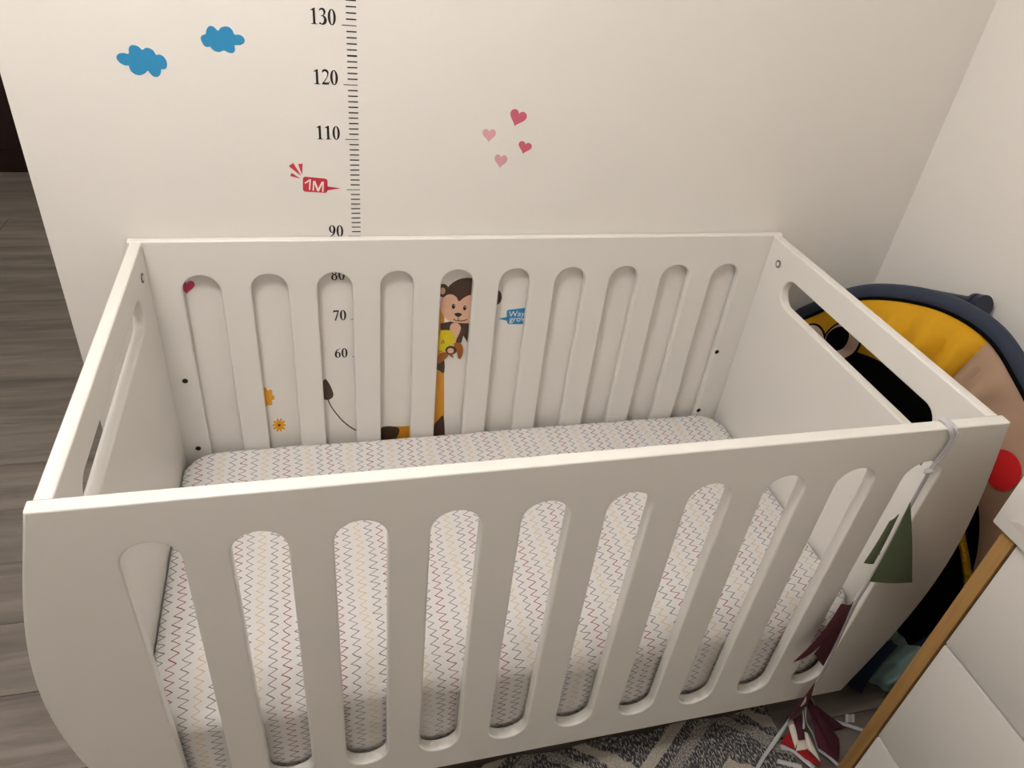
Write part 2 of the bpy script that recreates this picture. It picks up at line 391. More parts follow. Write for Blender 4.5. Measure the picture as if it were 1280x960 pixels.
# ================================================================== MATTRESS
MX0, MX1, MY0, MY1, MZ0, MZ1 = -.4055, .9655, -.7075, -.024, .1665, .372
mat_t = thing('crib_mattress', 'cot mattress in a white fitted sheet printed with zigzag lines', 'mattress', ((MX0+MX1)/2, (MY0+MY1)/2, MZ0))
MO = mat_t.location.copy()
from mathutils import noise
def sheet():
    nx, ny, nz = 150, 76, 16
    hx, hy = (MX1-MX0)/2, (MY1-MY0)/2; cx, cyy = (MX0+MX1)/2, (MY0+MY1)/2
    rc, re = .075, .016          # plan corner radius, edge rounding
    bm = bmesh.new(); V = {}
    def plan(px, py):           # pull rectangle corner into a rounded one
        ax, ay = abs(px), abs(py); dx, dy = ax-(hx-rc), ay-(hy-rc)
        if dx > 0 and dy > 0:
            m_ = max(dx, dy); l = math.hypot(dx, dy); k = m_/l
            ax, ay = hx-rc+dx*k, hy-rc+dy*k
        return math.copysign(ax, px), math.copysign(ay, py)
    def nzv(x, y_, z, s, o=0): return noise.noise(Vector((x*s+o, y_*s, z*s)))
    def pt(i, j, lev):          # lev 0 = top, 1..nz = down the side
        px = -hx+2*hx*i/nx; py = -hy+2*hy*j/ny; px, py = plan(px, py)
        e = min(hx-abs(px), hy-abs(py))
        if abs(px) > hx-rc and abs(py) > hy-rc: e = rc-math.hypot(abs(px)-(hx-rc), abs(py)-(hy-rc))
        e = max(e, 0)
        if lev == 0:
            z = MZ1
            rr = re if hy-abs(py) < .05 else .008
            if e < rr: z -= rr-math.sqrt(max(0, rr*rr-(rr-e)**2))
            fr = max(0, 1-(py+hy)/.09)                       # the edge at the front sags unevenly
            z -= fr*fr*max(0, .007+.022*nzv(px, 0, 0, 5, 3))
            z += .0035*nzv(px, py, 0, 7)+.002*nzv(px, py, 0, 19, 5)
            z += math.sqrt(fr)*.006*nzv(px*1.6, py*3.5, 0, 14, 9)
        else:
            t = lev/nz; ztop = pt(i, j, 0)[2]; z = ztop+(MZ0-ztop)*t
            ins = .004*t*t + .004*math.sin(t*3.1)*nzv(px, py, z, 16, 2)
            wr = .0035*nzv(px*2, py*2, z*.6, 22, 7)*math.sin(math.pi*min(1, t*1.05))
            l = math.hypot(px, py); k = max(abs(px)/hx, abs(py)/hy)
            nxn, nyn = (math.copysign(1, px), 0) if abs(px)/hx > abs(py)/hy else (0, math.copysign(1, py))
            px -= nxn*(ins+abs(wr)); py -= nyn*(ins+abs(wr))
        return (cx+px, cyy+py, z)
    for j in range(ny+1):
        for i in range(nx+1): V[i, j] = bm.verts.new(pt(i, j, 0))
    for j in range(ny):
        for i in range(nx): bm.faces.new((V[i, j], V[i+1, j], V[i+1, j+1], V[i, j+1]))
    per = [(i, 0) for i in range(nx)]+[(nx, j) for j in range(ny)]+[(i, ny) for i in range(nx, 0, -1)]+[(0, j) for j in range(ny, 0, -1)]
    prev = [V[q] for q in per]
    for lev in range(1, nz+1):
        cur = [bm.verts.new(pt(*q, lev)) for q in per]
        for k in range(len(per)):
            k2 = (k+1) % len(per); bm.faces.new((prev[k2], prev[k], cur[k], cur[k2]))
        prev = cur
    me = bpy.data.meshes.new('sheet'); bm.to_mesh(me); bm.free(); return smooth(me, 80)
sh = link('fitted_sheet', shift(sheet(), MO), M_SHEET, mat_t)
link('mattress_core', shift(box(MX0+.02, MX1-.02, MY0+.02, MY1-.02, MZ0-.001, MZ1-.05, .015), MO), M_UNDER, mat_t)

# ================================================================== RUG
rug = thing('rug', 'grey rug with dark woven bands and cream zigzags lying under the cot front', 'rug', (.52, -1.2, 0))
def rugfn(u, v):
    x = .06+.815*u; y_ = -1.75+1.065*v
    y_ += (.004*math.sin(x*31)+.012*(x-.4))*v; x += .003*math.sin(y_*37)
    z = .0095+.0008*noise.noise(Vector((x*60, y_*60, 0)))
    return (x-.52, y_+1.2, z)
link('pile', grid_mesh(rugfn, 90, 100, -.008), M_RUG, rug)

# ================================================================== WALL STICKERS
def wall_frame(d): return frame((0, -d, 0), (1, 0, 0), (0, 0, 1))
def layer(name, groups, m, parent, lev=0, th=.00014):
    me = flat_shape(groups, th, 0, wall_frame(th*(2*lev+1)))
    return link(name, shift(me, parent.location) if parent else me, m, parent)
def W(pts, o, s): return [wallpt(o[0]+a*s, o[1]+b*s) for a, b in pts]
def smoothpoly(pts, n=5): return [(p[0], p[1]) for p in catmull([(a, b) for a, b in pts], n, True)]
def ell(cx, cy, rx, ry, rot=0, n=28):
    c, s = math.cos(rot), math.sin(rot)
    return [(cx+rx*math.cos(t)*c-ry*math.sin(t)*s, cy+rx*math.cos(t)*s+ry*math.sin(t)*c) for t in [2*math.pi*k/n for k in range(n)]]
def centre(pts): return (sum(p[0] for p in pts)/len(pts), 0, sum(p[1] for p in pts)/len(pts))
def stk(name, r, g, b): return mat('vinyl_'+name, rgb(r, g, b), .5, .04, 60)
V_BLUE = stk('blue', 44, 140, 190); V_RED = stk('red', 200, 52, 66); V_WHITE = stk('white', 238, 228, 222)
V_INK = stk('ink', 18, 17, 20); V_BROWN = stk('brown', 72, 52, 40); V_PINK = stk('pink', 222, 178, 150); V_ORANGE = stk('orange', 216, 148, 34)
V_YELLOW = stk('yellow', 222, 200, 20); V_RUST = stk('rust', 160, 95, 25)
cl1 = [(40,360),(60,335),(100,328),(148,335),(148,290),(165,262),(195,258),(235,272),(268,300),(295,285),(325,284),(365,305),(392,345),(420,342),(455,358),(480,390),(490,430),(480,465),(455,472),(437,475),(432,510),(415,535),(390,542),(360,530),(335,505),(318,485),(290,510),(255,524),(220,522),(180,500),(158,470),(148,440),(115,438),(75,418),(48,390)]
cl2 = [(788,195),(800,172),(832,158),(840,120),(860,92),(885,88),(910,100),(942,130),(965,105),(1000,93),(1040,98),(1070,125),(1090,165),(1125,165),(1160,180),(1180,212),(1172,240),(1140,256),(1090,260),(1095,295),(1085,322),(1060,330),(1030,322),(995,305),(960,318),(925,315),(895,298),(872,272),(840,275),(815,258),(798,228)]
def single(name, label, cat, pts, m, group=None):
    c = centre(pts); me = flat_shape([[pts]], .00025, 0, wall_frame(.00025)); o = link(name, shift(me, c), m, None, c)
    return tag(o, label, cat, group)
single('cloud_sticker', 'blue cloud wall sticker, the lower one, with a lobe pointing to the wall end', 'sticker', smoothpoly(W(cl1, (140, 20), .1406), 3), V_BLUE, 'cloud stickers')
single('cloud_sticker', 'blue cloud wall sticker, the higher one, closer to the height ruler', 'sticker', smoothpoly(W(cl2, (140, 20), .1406), 3), V_BLUE, 'cloud stickers')
def heart(cx, cy, wd, hg, rot):
    out = []
    for k in range(40):
        t = 2*math.pi*k/40; x = 16*math.sin(t)**3/32*wd; y_ = -(13*math.cos(t)-5*math.cos(2*t)-2*math.cos(3*t)-math.cos(4*t)+2.5)/29*hg
        c, s = math.cos(rot), math.sin(rot); out.append((cx+x*c-y_*s, cy+x*s+y_*c))
    return out
for (cx, cy, wd, hg, rot, o, m, lab) in [
    (1045, 474, 68, 68, .35, (320, 0), stk('rose', 206, 100, 122), 'largest rose pink heart sticker, topmost of the cluster on the wall'),
    (932, 543, 54, 54, .05, (320, 0), stk('blush', 222, 168, 172), 'pale pink heart sticker standing upright, outermost towards the ruler'),
    (1074, 592, 54, 50, .28, (320, 0), stk('rose2', 202, 96, 114), 'small deep rose heart sticker below the largest heart of the cluster'),
    (978, 646, 51, 55, .12, (320, 0), stk('blush2', 220, 162, 172), 'pale pink heart sticker, lowest of the cluster on the wall'),
    (747, 222, 64, 54, .0, (0, 290), stk('crimson', 202, 62, 104), 'crimson heart sticker seen through a slot of the cot back')]:
    single('heart_sticker', lab, 'sticker', W(heart(cx, cy, wd, hg, rot), o, .3125), m, 'heart stickers')
def flower(cx, cy, r, k, depth, n=90): return [(cx+r*(1-depth+depth*abs(math.cos(k*t/2)))*math.cos(t), cy+r*(1-depth+depth*abs(math.cos(k*t/2)))*math.sin(t)) for t in [2*math.pi*i/n for i in range(n)]]
V_FLOW = stk('marigold', 228, 160, 30)
single('flower_sticker', 'orange flower sticker half hidden by a cot slat', 'sticker', W(flower(1058, 662, 41, 8, .28), (0, 290), .3125), V_FLOW, 'flower stickers')
pts = W(flower(1117, 772, 28, 10, .45), (0, 290), .3125)
t = thing('flower_sticker', 'small orange daisy sticker with a dark centre, whole inside a cot slot', 'sticker', centre(pts), 'flower stickers')
layer('petals', [[pts]], V_FLOW, t); layer('flower_centre', [[W(ell(1117, 772, 6, 5), (0, 290), .3125)]], stk('maroon', 110, 50, 30), t, 1)

# ---- growth ruler with numerals
def stroke(path, widths):
    P = [Vector(p) for p in path]; Lf, Rt = [], []
    for i, p in enumerate(P):
        t_ = (P[min(i+1, len(P)-1)]-P[max(i-1, 0)]).normalized(); n_ = Vector((-t_.y, t_.x)); w_ = widths(i/(len(P)-1))/2
        Lf.append(tuple(p+n_*w_)); Rt.append(tuple(p-n_*w_))
    return Lf+Rt[::-1]
def arc(cx, cy, rx, ry, a0, a1, n=18): return [(cx+rx*math.cos(math.radians(a0+(a1-a0)*k/n)), cy+ry*math.sin(math.radians(a0+(a1-a0)*k/n))) for k in range(n+1)]
SIX = [[stroke([(.46, .985)]+arc(.47, .35, .38, .60, 100, 180, 14), lambda t: .03+.12*t)], [ell(.25, .31, .225, .32), ell(.26, .30, .085, .265)]]
DIG = {
 '0': [[ell(.25, .49, .235, .505), ell(.25, .49, .088, .45)]],
 '1': [[[(.06, .86), (.25, 1.0), (.33, 1.0), (.33, .10), (.35, .05), (.44, .03), (.44, 0), (.08, 0), (.08, .03), (.17, .05), (.19, .10), (.19, .80), (.17, .84), (.14, .85), (.07, .83)]]],
 '2': [[stroke(arc(.23, .74, .17, .22, 165, 0, 14)+[(.385, .62), (.32, .45), (.2, .26), (.07, .09)], lambda t: .03+.125*math.sin(math.pi*min(1, t*1.15))**.8 if t < .86 else .05)], [[(.02, 0), (.43, 0), (.485, .25), (.455, .25), (.42, .16), (.36, .14), (.10, .14), (.02, .04)]]],
 '3': [[stroke(arc(.20, .77, .155, .2, 160, -75, 16), lambda t: .03+.11*math.sin(math.pi*t)**.8)], [stroke([(.13, .54)]+arc(.19, .29, .20, .26, 75, -110, 18), lambda t: .04+.13*math.sin(math.pi*min(1, t*1.02))**.8)], [ell(.08, .075, .06, .06)]],
 '6': SIX,
 '9': [[[(.5-a, .98-b) for a, b in sp] for sp in g] for g in SIX],
 '7': [[[(.03, .73), (.07, .99), (.48, .99), (.48, .95), (.24, -.01), (.13, -.01), (.37, .84), (.14, .84), (.09, .81), (.06, .73)]]],
 '8': [[ell(.25, .74, .19, .255), ell(.25, .75, .085, .205)], [ell(.25, .26, .225, .275), ell(.25, .25, .095, .215)]],
}
ruler = thing('height_ruler_sticker', 'black height ruler sticker with numbered tick marks on the white wall', 'sticker', (0, 0, .95))
for cm in range(60, 146):
    z = cm/100; x0 = -.0195 if cm % 10 == 0 else -.012; h = .00062 if cm % 10 == 0 else (.0014 if cm % 5 == 0 and cm != 105 and cm != 115 and cm != 95 else .00105)
    layer('tick_mark', [[[(x0, z-h), (.0057, z-h), (.0057, z+h), (x0, z+h)]]], V_INK, ruler)
for cm in (60, 70, 80, 90, 110, 120, 130):
    s = str(cm); hgt = .0258; adv = .0151; x = -.0285-adv*len(s); groups = []
    for ch in s:
        for g in DIG[ch]: groups.append([[(x+a*hgt*1.13+.0002, cm/100-.0012+b*hgt) for a, b in sp] for sp in g])
        x += adv
    layer('numeral', groups, V_INK, ruler)

def text_mesh(s, size, o, ax, spacing=1.0, bold=0.0):
    cu = bpy.data.curves.new('t', 'FONT'); cu.body = s; cu.size = size; cu.extrude = .0001; cu.space_character = spacing; cu.offset = bold
    ob = bpy.data.objects.new('t', cu); me = bpy.data.meshes.new_from_object(ob); bpy.data.objects.remove(ob)
    a = Vector((ax[0], 0, ax[1])).normalized(); b = Vector((-a.z, 0, a.x))
    me.transform(frame((o[0], o[2], o[1]), a, b)); return me
def rrect(c, r, n=5):       # rounded quad through four corners
    out = []; C_ = [Vector(p) for p in c]
    for i in range(4):
        p, a, b = C_[i], C_[i-1], C_[(i+1) % 4]
        p0 = p+(a-p).normalized()*r; p1 = p+(b-p).normalized()*r
        for k in range(n+1):
            t_ = k/n; out.append(tuple(p0*(1-t_)**2+p*2*t_*(1-t_)+p1*t_*t_))
    return out
o7, s7 = (350, 190), .0859
pts = W(rrect([(333, 355), (692, 390), (692, 596), (333, 574)], 45), o7, s7)
t = thing('one_metre_sticker', 'red speech tag sticker reading 1M pointing at the height ruler', 'sticker', centre(pts))
layer('tag', [[pts], [W([(680, 500), (885, 529), (680, 558)], o7, s7)]], V_RED, t)
for tri in ([(128, 205), (192, 158), (308, 348)], [(264, 176), (328, 168), (322, 332)], [(165, 303), (150, 350), (298, 386)]):
    layer('ray', [[W(tri, o7, s7)]], V_RED, t)
layer('lettering', [[W(stroke([(362, 452), (400, 430), (437, 400)], lambda t_: 21), o7, s7)], [W(stroke([(440, 396), (430, 548)], lambda t_: 22), o7, s7)]], V_WHITE, t, 1)
layer('lettering', [[W([(472, 558), (482, 420), (512, 420), (556, 530), (608, 428), (638, 432), (634, 578), (612, 576), (615, 468), (566, 572), (542, 568), (500, 460), (494, 562)], o7, s7)]], V_WHITE, t, 1)

oz, sz = (530, 330), .1354
pts = W(rrect([(762, 425), (1040, 392), (1030, 555), (768, 556)], 22), oz, sz)
t = thing('speech_tag_sticker', 'blue speech tag sticker with white lettering seen through a cot slot', 'sticker', centre(pts))
layer('tag', [[pts], [W([(686, 505), (775, 486), (775, 526)], oz, sz)]], V_BLUE, t)
for s, u0, v0 in (('Way', 780, 486), ('grow', 786, 533)):
    a0 = wallpt(oz[0]+u0*sz, oz[1]+v0*sz); a1 = wallpt(oz[0]+(u0+150)*sz, oz[1]+(v0-8)*sz)
    link('lettering', shift(text_mesh(s, .0205, (a0[0], a0[1], -.0005), (a1[0]-a0[0], a1[1]-a0[1]), 1.0, 0), t.location), V_WHITE, t)

# ---- giraffe (behind the monkey)
o3, s3 = (380, 310), .25
t = thing('giraffe_sticker', 'orange giraffe sticker with brown patches and a tufted tail behind the cot back', 'sticker', (.1, 0, .5))
layer('body', [[W([(395, 893), (535, 890), (560, 870), (600, 700), (640, 560), (660, 420), (672, 300), (690, 285), (702, 300), (700, 560), (701, 760), (700, 1010), (690, 1200), (400, 1200), (380, 1050)], o3, s3)]], V_ORANGE, t)
layer('patch', [[W(smoothpoly([(385, 900), (470, 897), (468, 940), (430, 975), (385, 990)]), o3, s3)]], V_BROWN, t, 1)
layer('patch', [[W(smoothpoly([(645, 900), (672, 858), (699, 846), (699, 1000), (650, 1000)]), o3, s3)]], V_BROWN, t, 1)
layer('patch', [[W(smoothpoly([(640, 590), (670, 562), (700, 560), (700, 622), (675, 612)]), o3, s3)]], V_BROWN, t, 1)
tail = catmull([(112, 735), (135, 790), (180, 850), (225, 890), (268, 914), (330, 935), (400, 950)], 5)
layer('tail', [[W(stroke([(p.x, p.y) for p in [Vector((q[0], q[1])) for q in tail]], lambda t_: 6), o3, s3)]], V_BROWN, t, 1)
layer('tail_tuft', [[W(smoothpoly([(104, 655), (125, 675), (143, 715), (146, 740), (128, 756), (104, 757), (80, 740), (85, 690)]), o3, s3)]], V_BROWN, t, 2)

# ---- monkey
t = thing('monkey_sticker', 'brown cartoon monkey sticker peeping through the slots of the cot back', 'sticker', (.22, 0, .74))
def mk(name, polys, m, lev):
    if name in ('mouth', 'shirt_smile'): layer(name, [[W(p, oz, sz)] for p in polys], m, t, lev)
    else:
        for p in polys: layer(name, [[W(p, oz, sz)]], m, t, lev)
mk('ear', [ell(178, 245, 52, 62), ell(664, 305, 54, 72)], V_BROWN, 0)
mk('inner_ear', [ell(172, 248, 24, 32), ell(655, 310, 26, 40)], V_PINK, 1)
mk('head', [ell(402, 325, 218, 199)], V_BROWN, 2)
mk('face', [smoothpoly([(322, 342), (300, 305), (265, 282), (225, 280), (185, 302), (150, 345), (150, 425), (200, 500), (265, 535), (330, 542), (400, 545), (480, 535), (540, 480), (560, 400), (535, 320), (480, 280), (430, 283), (375, 305)], 5)], V_PINK, 3)
mk('eye', [ell(272, 389, 15, 23, .2), ell(376, 403, 15, 23, .2)], V_INK, 4)
mk('eye_glint', [ell(278, 380, 4, 5), ell(380, 393, 4, 5)], V_WHITE, 5)
mk('nose', [smoothpoly([(280, 458), (315, 448), (348, 460), (335, 478), (315, 485), (295, 478)])], V_INK, 4)
mk('mouth', [stroke([(q[0], q[1]) for q in catmull([(270, 505), (290, 517), (330, 523), (370, 519), (398, 508)], 6)], lambda t_: 7), stroke([(315, 480), (318, 520)], lambda t_: 6)], V_INK, 4)
mk('body', [[(150, 548), (265, 525), (410, 545), (500, 560), (470, 690), (440, 720), (405, 735), (382, 690), (362, 660), (345, 722), (285, 745), (240, 700), (150, 600)]], V_BROWN, 2)
mk('belly', [smoothpoly([(238, 600), (245, 560), (275, 543), (315, 548), (338, 580), (330, 625), (300, 690), (285, 730), (240, 700)])], V_PINK, 4)
mk('shirt', [smoothpoly([(150, 625), (185, 608), (240, 612), (275, 645), (284, 700), (265, 740), (220, 770), (160, 820), (130, 760)])], V_YELLOW, 5)
mk('arm', [smoothpoly([(275, 740), (310, 720), (345, 735), (361, 785), (350, 840), (332, 871), (312, 860), (304, 810), (290, 775)])], V_RUST, 6)
mk('cub', [smoothpoly([(120, 860), (160, 815), (205, 815), (225, 838), (175, 890), (130, 915)])], V_RUST, 6)
mk('cub_face', [ell(248, 792, 52, 40)], V_BROWN, 7)
mk('cub_muzzle', [ell(243, 795, 30, 25)], V_PINK, 8)
mk('cub_hand', [[(222, 825), (262, 836), (275, 862), (245, 850)]], V_RUST, 7)
mk('shirt_smile', [stroke([(160, 735), (168, 705), (180, 702), (184, 730)], lambda t_: 7), stroke([(140, 800), (155, 805), (170, 795)], lambda t_: 6)], V_BROWN, 6)

# ================================================================== DRESSER
DX, DY1, DY0, DZ = .885, -.884, -1.75, .812
dr = thing('changing_dresser', 'white chest of drawers with an oak side and a white changing tray on top', 'dresser', ((DX+XW)/2, (DY0+DY1)/2, 0)); DO = dr.location.copy()
def dpart(name, me, m, par=dr): return link(name, shift(me, DO), m, par)
for ya, yb in ((DY1-.024, DY1), (DY0, DY0+.024)): dpart('side_panel', box(DX, XW-.004, ya, yb, 0, DZ+.018, .0015), M_OAK)
dpart('body', box(DX+.022, XW-.004, DY0+.0245, DY1-.0245, .02, DZ, .001), M_UNDER)
for z0, z1 in ((.583, .827), (.2945, .5785), (.02, .290)):
    dpart('drawer_front', box(DX+.001, DX+.021, DY0+.028, DY1-.028, z0, z1, .0015), M_DWHITE)
dpart('top_board', box(DX+.03, XW-.004, DY0+.0245, DY1-.0245, DZ+.0005, DZ+.0185, .002), M_DWHITE)
tz0, tz1, ty1 = DZ+.019, DZ+.115, DY1+.014
tray = dpart('changing_tray', box(DX-.012, DX+.012, DY0, ty1, tz0, tz1, .003), M_DWHITE)
for args in ((DX+.012, XW-.004, ty1-.02, ty1, tz0, tz1), (DX+.012, XW-.004, DY0, DY0+.02, tz0, tz1), (XW-.02, XW-.004, DY0+.02, ty1-.02, tz0, tz1), (DX+.012, XW-.02, DY0+.02, ty1-.02, tz0, tz0+.015)):
    dpart('tray_board', box(*args, .002), M_DWHITE, tray)
# raised moulding on the tray front
bm = bmesh.new(); bmesh.ops.create_cube(bm, size=1)
for v in bm.verts:
    k = 0 if v.co.x > 0 else .012
    v.co = Vector((DX-.0150 if v.co.x < 0 else DX-.0125, (ty1-.022-k) if v.co.y > 0 else DY0+.03+k, (tz1-.012-k) if v.co.z > 0 else tz0+.022+k))
me = bpy.data.meshes.new('mould'); bm.to_mesh(me); bm.free(); dpart('moulding', me, M_DWHITE, tray)

# ================================================================== PADDED PLAY MAT beside the cot
ph, th_ = math.radians(15), math.radians(12)
PC = Vector((1.161, -.367, .524)); PH = Vector((math.sin(ph), -math.cos(ph), 0)); PB = Vector((math.cos(ph)*math.sin(th_), math.sin(ph)*math.sin(th_), math.cos(th_)))
PN = PH.cross(PB)                       # towards the cot
mat2 = thing('play_mat', 'padded play mat with navy rim, yellow, beige and black cloth leaning between cot and wall', 'play mat', (1.11, -.40, 0)); PO = mat2.location.copy()
OUT = [(-.335, .13), (-.30, .2), (-.2, .30), (-.05, .36), (.08, .362), (.18, .316), (.27, .25), (.355, .13), (.42, -.03), (.445, -.2), (.41, -.36), (.29, -.48), (.06, -.505), (-.14, -.45), (-.25, -.30), (-.328, -.06)]
OUTC = [(p[0], p[1]) for p in catmull(OUT, 8, True)]
KC = Vector((.03, -.1))
def polar(curve):
    tab = sorted((math.atan2(b-KC.y, a-KC.x), math.hypot(a-KC.x, b-KC.y)) for a, b in curve)
    def f(t_):
        t_ = (t_+math.pi) % (2*math.pi)-math.pi
        for i in range(len(tab)):
            a0, r0 = tab[i-1]; a1, r1 = tab[i]
            if i == 0: a0 -= 2*math.pi
            if a0 <= t_ <= a1: return r0+(r1-r0)*(t_-a0)/max(1e-6, a1-a0)
        a0, r0 = tab[-1]; a1, r1 = tab[0]; a1 += 2*math.pi
        return r0+(r1-r0)*(t_-a0)/max(1e-6, a1-a0)
    return f
RO = polar(OUTC)
INC = [(-.038+.385*math.cos(t_), max(-.2+.385*math.sin(t_), -.34)) for t_ in [2*math.pi*k/160 for k in range(160)]]
_ri = polar(INC)
def RI(t_): return min(_ri(t_), RO(t_)-.045)
def P3(a, b, h=0): return PC+PH*a+PB*b+PN*h
def padh(a, b):
    t_ = math.atan2(b-KC.y, a-KC.x); r = math.hypot(a-KC.x, b-KC.y); ro, ri = RO(t_)-.018, RI(t_)
    s = min(1, max(0, (r-ri)/max(1e-4, ro-ri)))
    h = .026*math.sin(math.pi*min(1, max(0, .08+s*.86)))**.7
    q_ = max(0, min(1, (math.degrees(t_)-66)/6, (114-math.degrees(t_))/6))       # stitched folds in the yellow cloth
    h += q_*.032*abs(math.sin(t_*14))*math.sin(math.pi*s)+.007*noise.noise(Vector((a*22, b*9, 1)))*math.sin(math.pi*s)
    return h
def pad(name, d0, d1, m):
    def fn(u, v):
        t_ = math.radians(d0+(d1-d0)*u); ri, ro = RI(t_), RO(t_)-.018
        r = ri+(ro-ri)*v; a, b = KC.x+r*math.cos(t_), KC.y+r*math.sin(t_)
        e = min(1, min(u, 1-u)*14)
        return P3(a, b, .004+padh(a, b)*(.25+.75*math.sqrt(e)))
    n = max(12, int(abs(d1-d0)/1.6))
    return link(name, shift(grid_mesh(fn, n, 18, -.003), PO), m, mat2)
ang = lambda a, b: math.degrees(math.atan2(b-KC.y, a-KC.x))
A_yb = 82.0; A_bt = ang(.40, -.22)
pad('yellow_pad', A_yb, 172, M_YEL)
pad('navy_pad', 172, 300, M_DNAVY)
pad('beige_pad', A_bt, A_yb, M_BEIGE)
pad('navy_pad', 300-360, A_bt, M_DNAVY)
# black centre, slightly dished
def blk(u, v):
    t_ = 2*math.pi*u; r = RI(t_)*v*1.01; a, b = KC.x+r*math.cos(t_), KC.y+r*math.sin(t_)
    return P3(a, b, .006-.012*(1-v*v))
link('black_centre', shift(grid_mesh(blk, 80, 10, -.004, True), PO), M_BLACK, mat2)
link('rim', shift(tube([P3(a, b, 0) for a, b in OUTC], (.015), .019, 12, True, side=PN), PO), M_NAVY, mat2)
def piping(f, m, r, name, off=0):
    path = [P3(KC.x+f(t_)*math.cos(t_), KC.y+f(t_)*math.sin(t_), off) for t_ in [2*math.pi*k/150 for k in range(150)]]
    return link(name, shift(tube(path, r, r, 6, True, side=PN), PO), m, mat2)
piping(lambda t_: RO(t_)-.0155, M_BLACK, .004, 'piping', .013)
link('backing', shift(flat_shape([[[(KC.x+(a-KC.x)*.98, KC.y+(b-KC.y)*.98) for a, b in OUTC]]], .004, 0, frame(P3(0, 0, -.014), PH, PB)), PO), M_NAVY, mat2)
def patch(name, cx, cy, rx, ry, rot, m, lift, par=mat2):
    def fn(u, v):
        t_ = 2*math.pi*u; c, s = math.cos(rot), math.sin(rot); x, y_ = rx*v*math.cos(t_), ry*v*math.sin(t_)
        a, b = cx+x*c-y_*s, cy+x*s+y_*c
        return P3(a, b, .0045+padh(a, b)+lift)
    return link(name, shift(grid_mesh(fn, 36, 8, -.0008, True), PO), m, par)
for cx, cy, px, py in ((-.256, .126, -.266, .098), (-.178, .180, -.190, .178)):
    e = patch('eye', cx, cy, .042, .060, -.35, M_BLACK, .004)
    patch('eye_white', cx, cy, .037, .055, -.35, M_EYE, .0052, e)
    patch('pupil', px, py, .024, .036, -.35, M_BLACK, .0064, e)
patch('cheek', .262, .138, .034, .042, .6, M_REDC, .0045)
# teal and navy pocket cloth hanging at the foot
def pocket(u, v):
    a = .285+.105*u; b = -.30-.15*v-.015*math.sin(u*5)
    return P3(a, b, .030+.022*math.sin(math.pi*v)+.006*math.sin(u*19+v*3)+.004*math.sin(v*14+u*6))
link('teal_pocket', shift(grid_mesh(pocket, 26, 18, -.003), PO), M_TEAL, mat2)
def pocket2(u, v):
    a = .15+.165*u; b = -.33-.175*v
    return P3(a, b, .040+.024*math.sin(math.pi*v)+.007*math.sin(u*15+v*2))
link('navy_pocket', shift(grid_mesh(pocket2, 26, 18, -.003), PO), M_DNAVY, mat2)
gold = catmull([P3(.20, .10, .02), P3(.245, .04, .035), P3(.272, -.012, .045), P3(.308, -.05, .05), P3(.345, -.10, .045), P3(.37, -.17, .02)], 8)
link('gold_cord', shift(tube(gold, .0085, .0085, 10), PO), M_GOLD, mat2)
# navy support pole with a ribbed end cap
pa, pb = on(1128, 364, 0, 1.296), on(1222, 382, 0, 1.296); dirp = (pb-pa).normalized()
pole = link('support_pole', shift(tube([pa, pb], .0165, .0165, 18, side=(1, 0, 0)), PO), M_NAVY2, mat2)
link('pole_cap', shift(tube([pb-dirp*.012, pb-dirp*.011, pb-dirp*.004, pb-dirp*.003, pb+dirp*.004, pb+dirp*.005, pb+dirp*.012, pb+dirp*.016], lambda t_: .0255 if t_ < .3 or t_ > .55 else .022, lambda t_: .0255 if t_ < .3 or t_ > .55 else .022, 24, side=(1, 0, 0)), PO), M_NAVY2, pole)

# ================================================================== BUNTING
bun = thing('bunting', 'ribbon of felt pennants tied to the cot rail and trailing onto the floor', 'bunting', (.9, -.76, 0)); BO = bun.location.copy()
YB = CYF-.004
def bl(name, me, m): return link(name, shift(me, BO), m, bun)
def fr(u, v, off=0): return on(u, v, 1, YB-off)
def flr(u, v, z): return on(u, v, 2, z)
xk = on(1190, 535, 2, CZT+.002).x
up = [Vector((xk+.004, CYF+TH+.003, .80)), Vector((xk+.004, CYF+TH+.003, .87)), Vector((xk+.002, CYF+TH+.002, CZT-.002)), Vector((xk, CYF+TH-.003, CZT+.0025)), Vector((xk, CYF+.005, CZT+.0025)), Vector((xk, CYF-.0025, CZT-.003)), fr(1190, 550, .001), fr(1175, 571, .001), fr(1163, 586, .001)]
bl('ribbon_loop', tube(catmull(up, 6), .0048, .0012, 8, side=(1, 0, .25)), M_RIBBON)
bl('ribbon_loop', tube([p+Vector((.009, -.0008, 0)) for p in catmull(up, 6)[:-14]]+[fr(1180, 570, .002), fr(1164, 587, .002)], .0022, .001, 8, side=(1, 0, .25)), M_RIBBON)
kn = fr(1161, 589, .006)
bm = bmesh.new(); bmesh.ops.create_icosphere(bm, subdivisions=2, radius=.008)
for v in bm.verts: v.co = Vector((v.co.x*1.3, v.co.y*.6, v.co.z*.7))+kn
me = bpy.data.meshes.new('knot'); bm.to_mesh(me); bm.free(); bl('knot', smooth(me), M_RIBBON)
down = [fr(1161, 590, .004), fr(1150, 610, .003), fr(1138, 632, .004), fr(1112, 682, .005), fr(1086, 727, .006), fr(1068, 757, .008), fr(1050, 795, .012), fr(1036, 826, .012), fr(1024, 848, .012)]
bl('ribbon', tube(catmull(down, 6), .0046, .0012, 8, side=(1, 0, .45)), M_RIBBON)
low = [fr(1024, 848, .012), fr(1013, 864, .014), fr(1004, 880, .018), flr(994, 892, .085), flr(982, 907, .05), flr(966, 930, .022), flr(951, 952, .0135), flr(935, 985, .0125)]
bl('ribbon', tube(catmull(low, 6), .0042, .0012, 8, side=(1, 0, .3)), M_RIBBON)
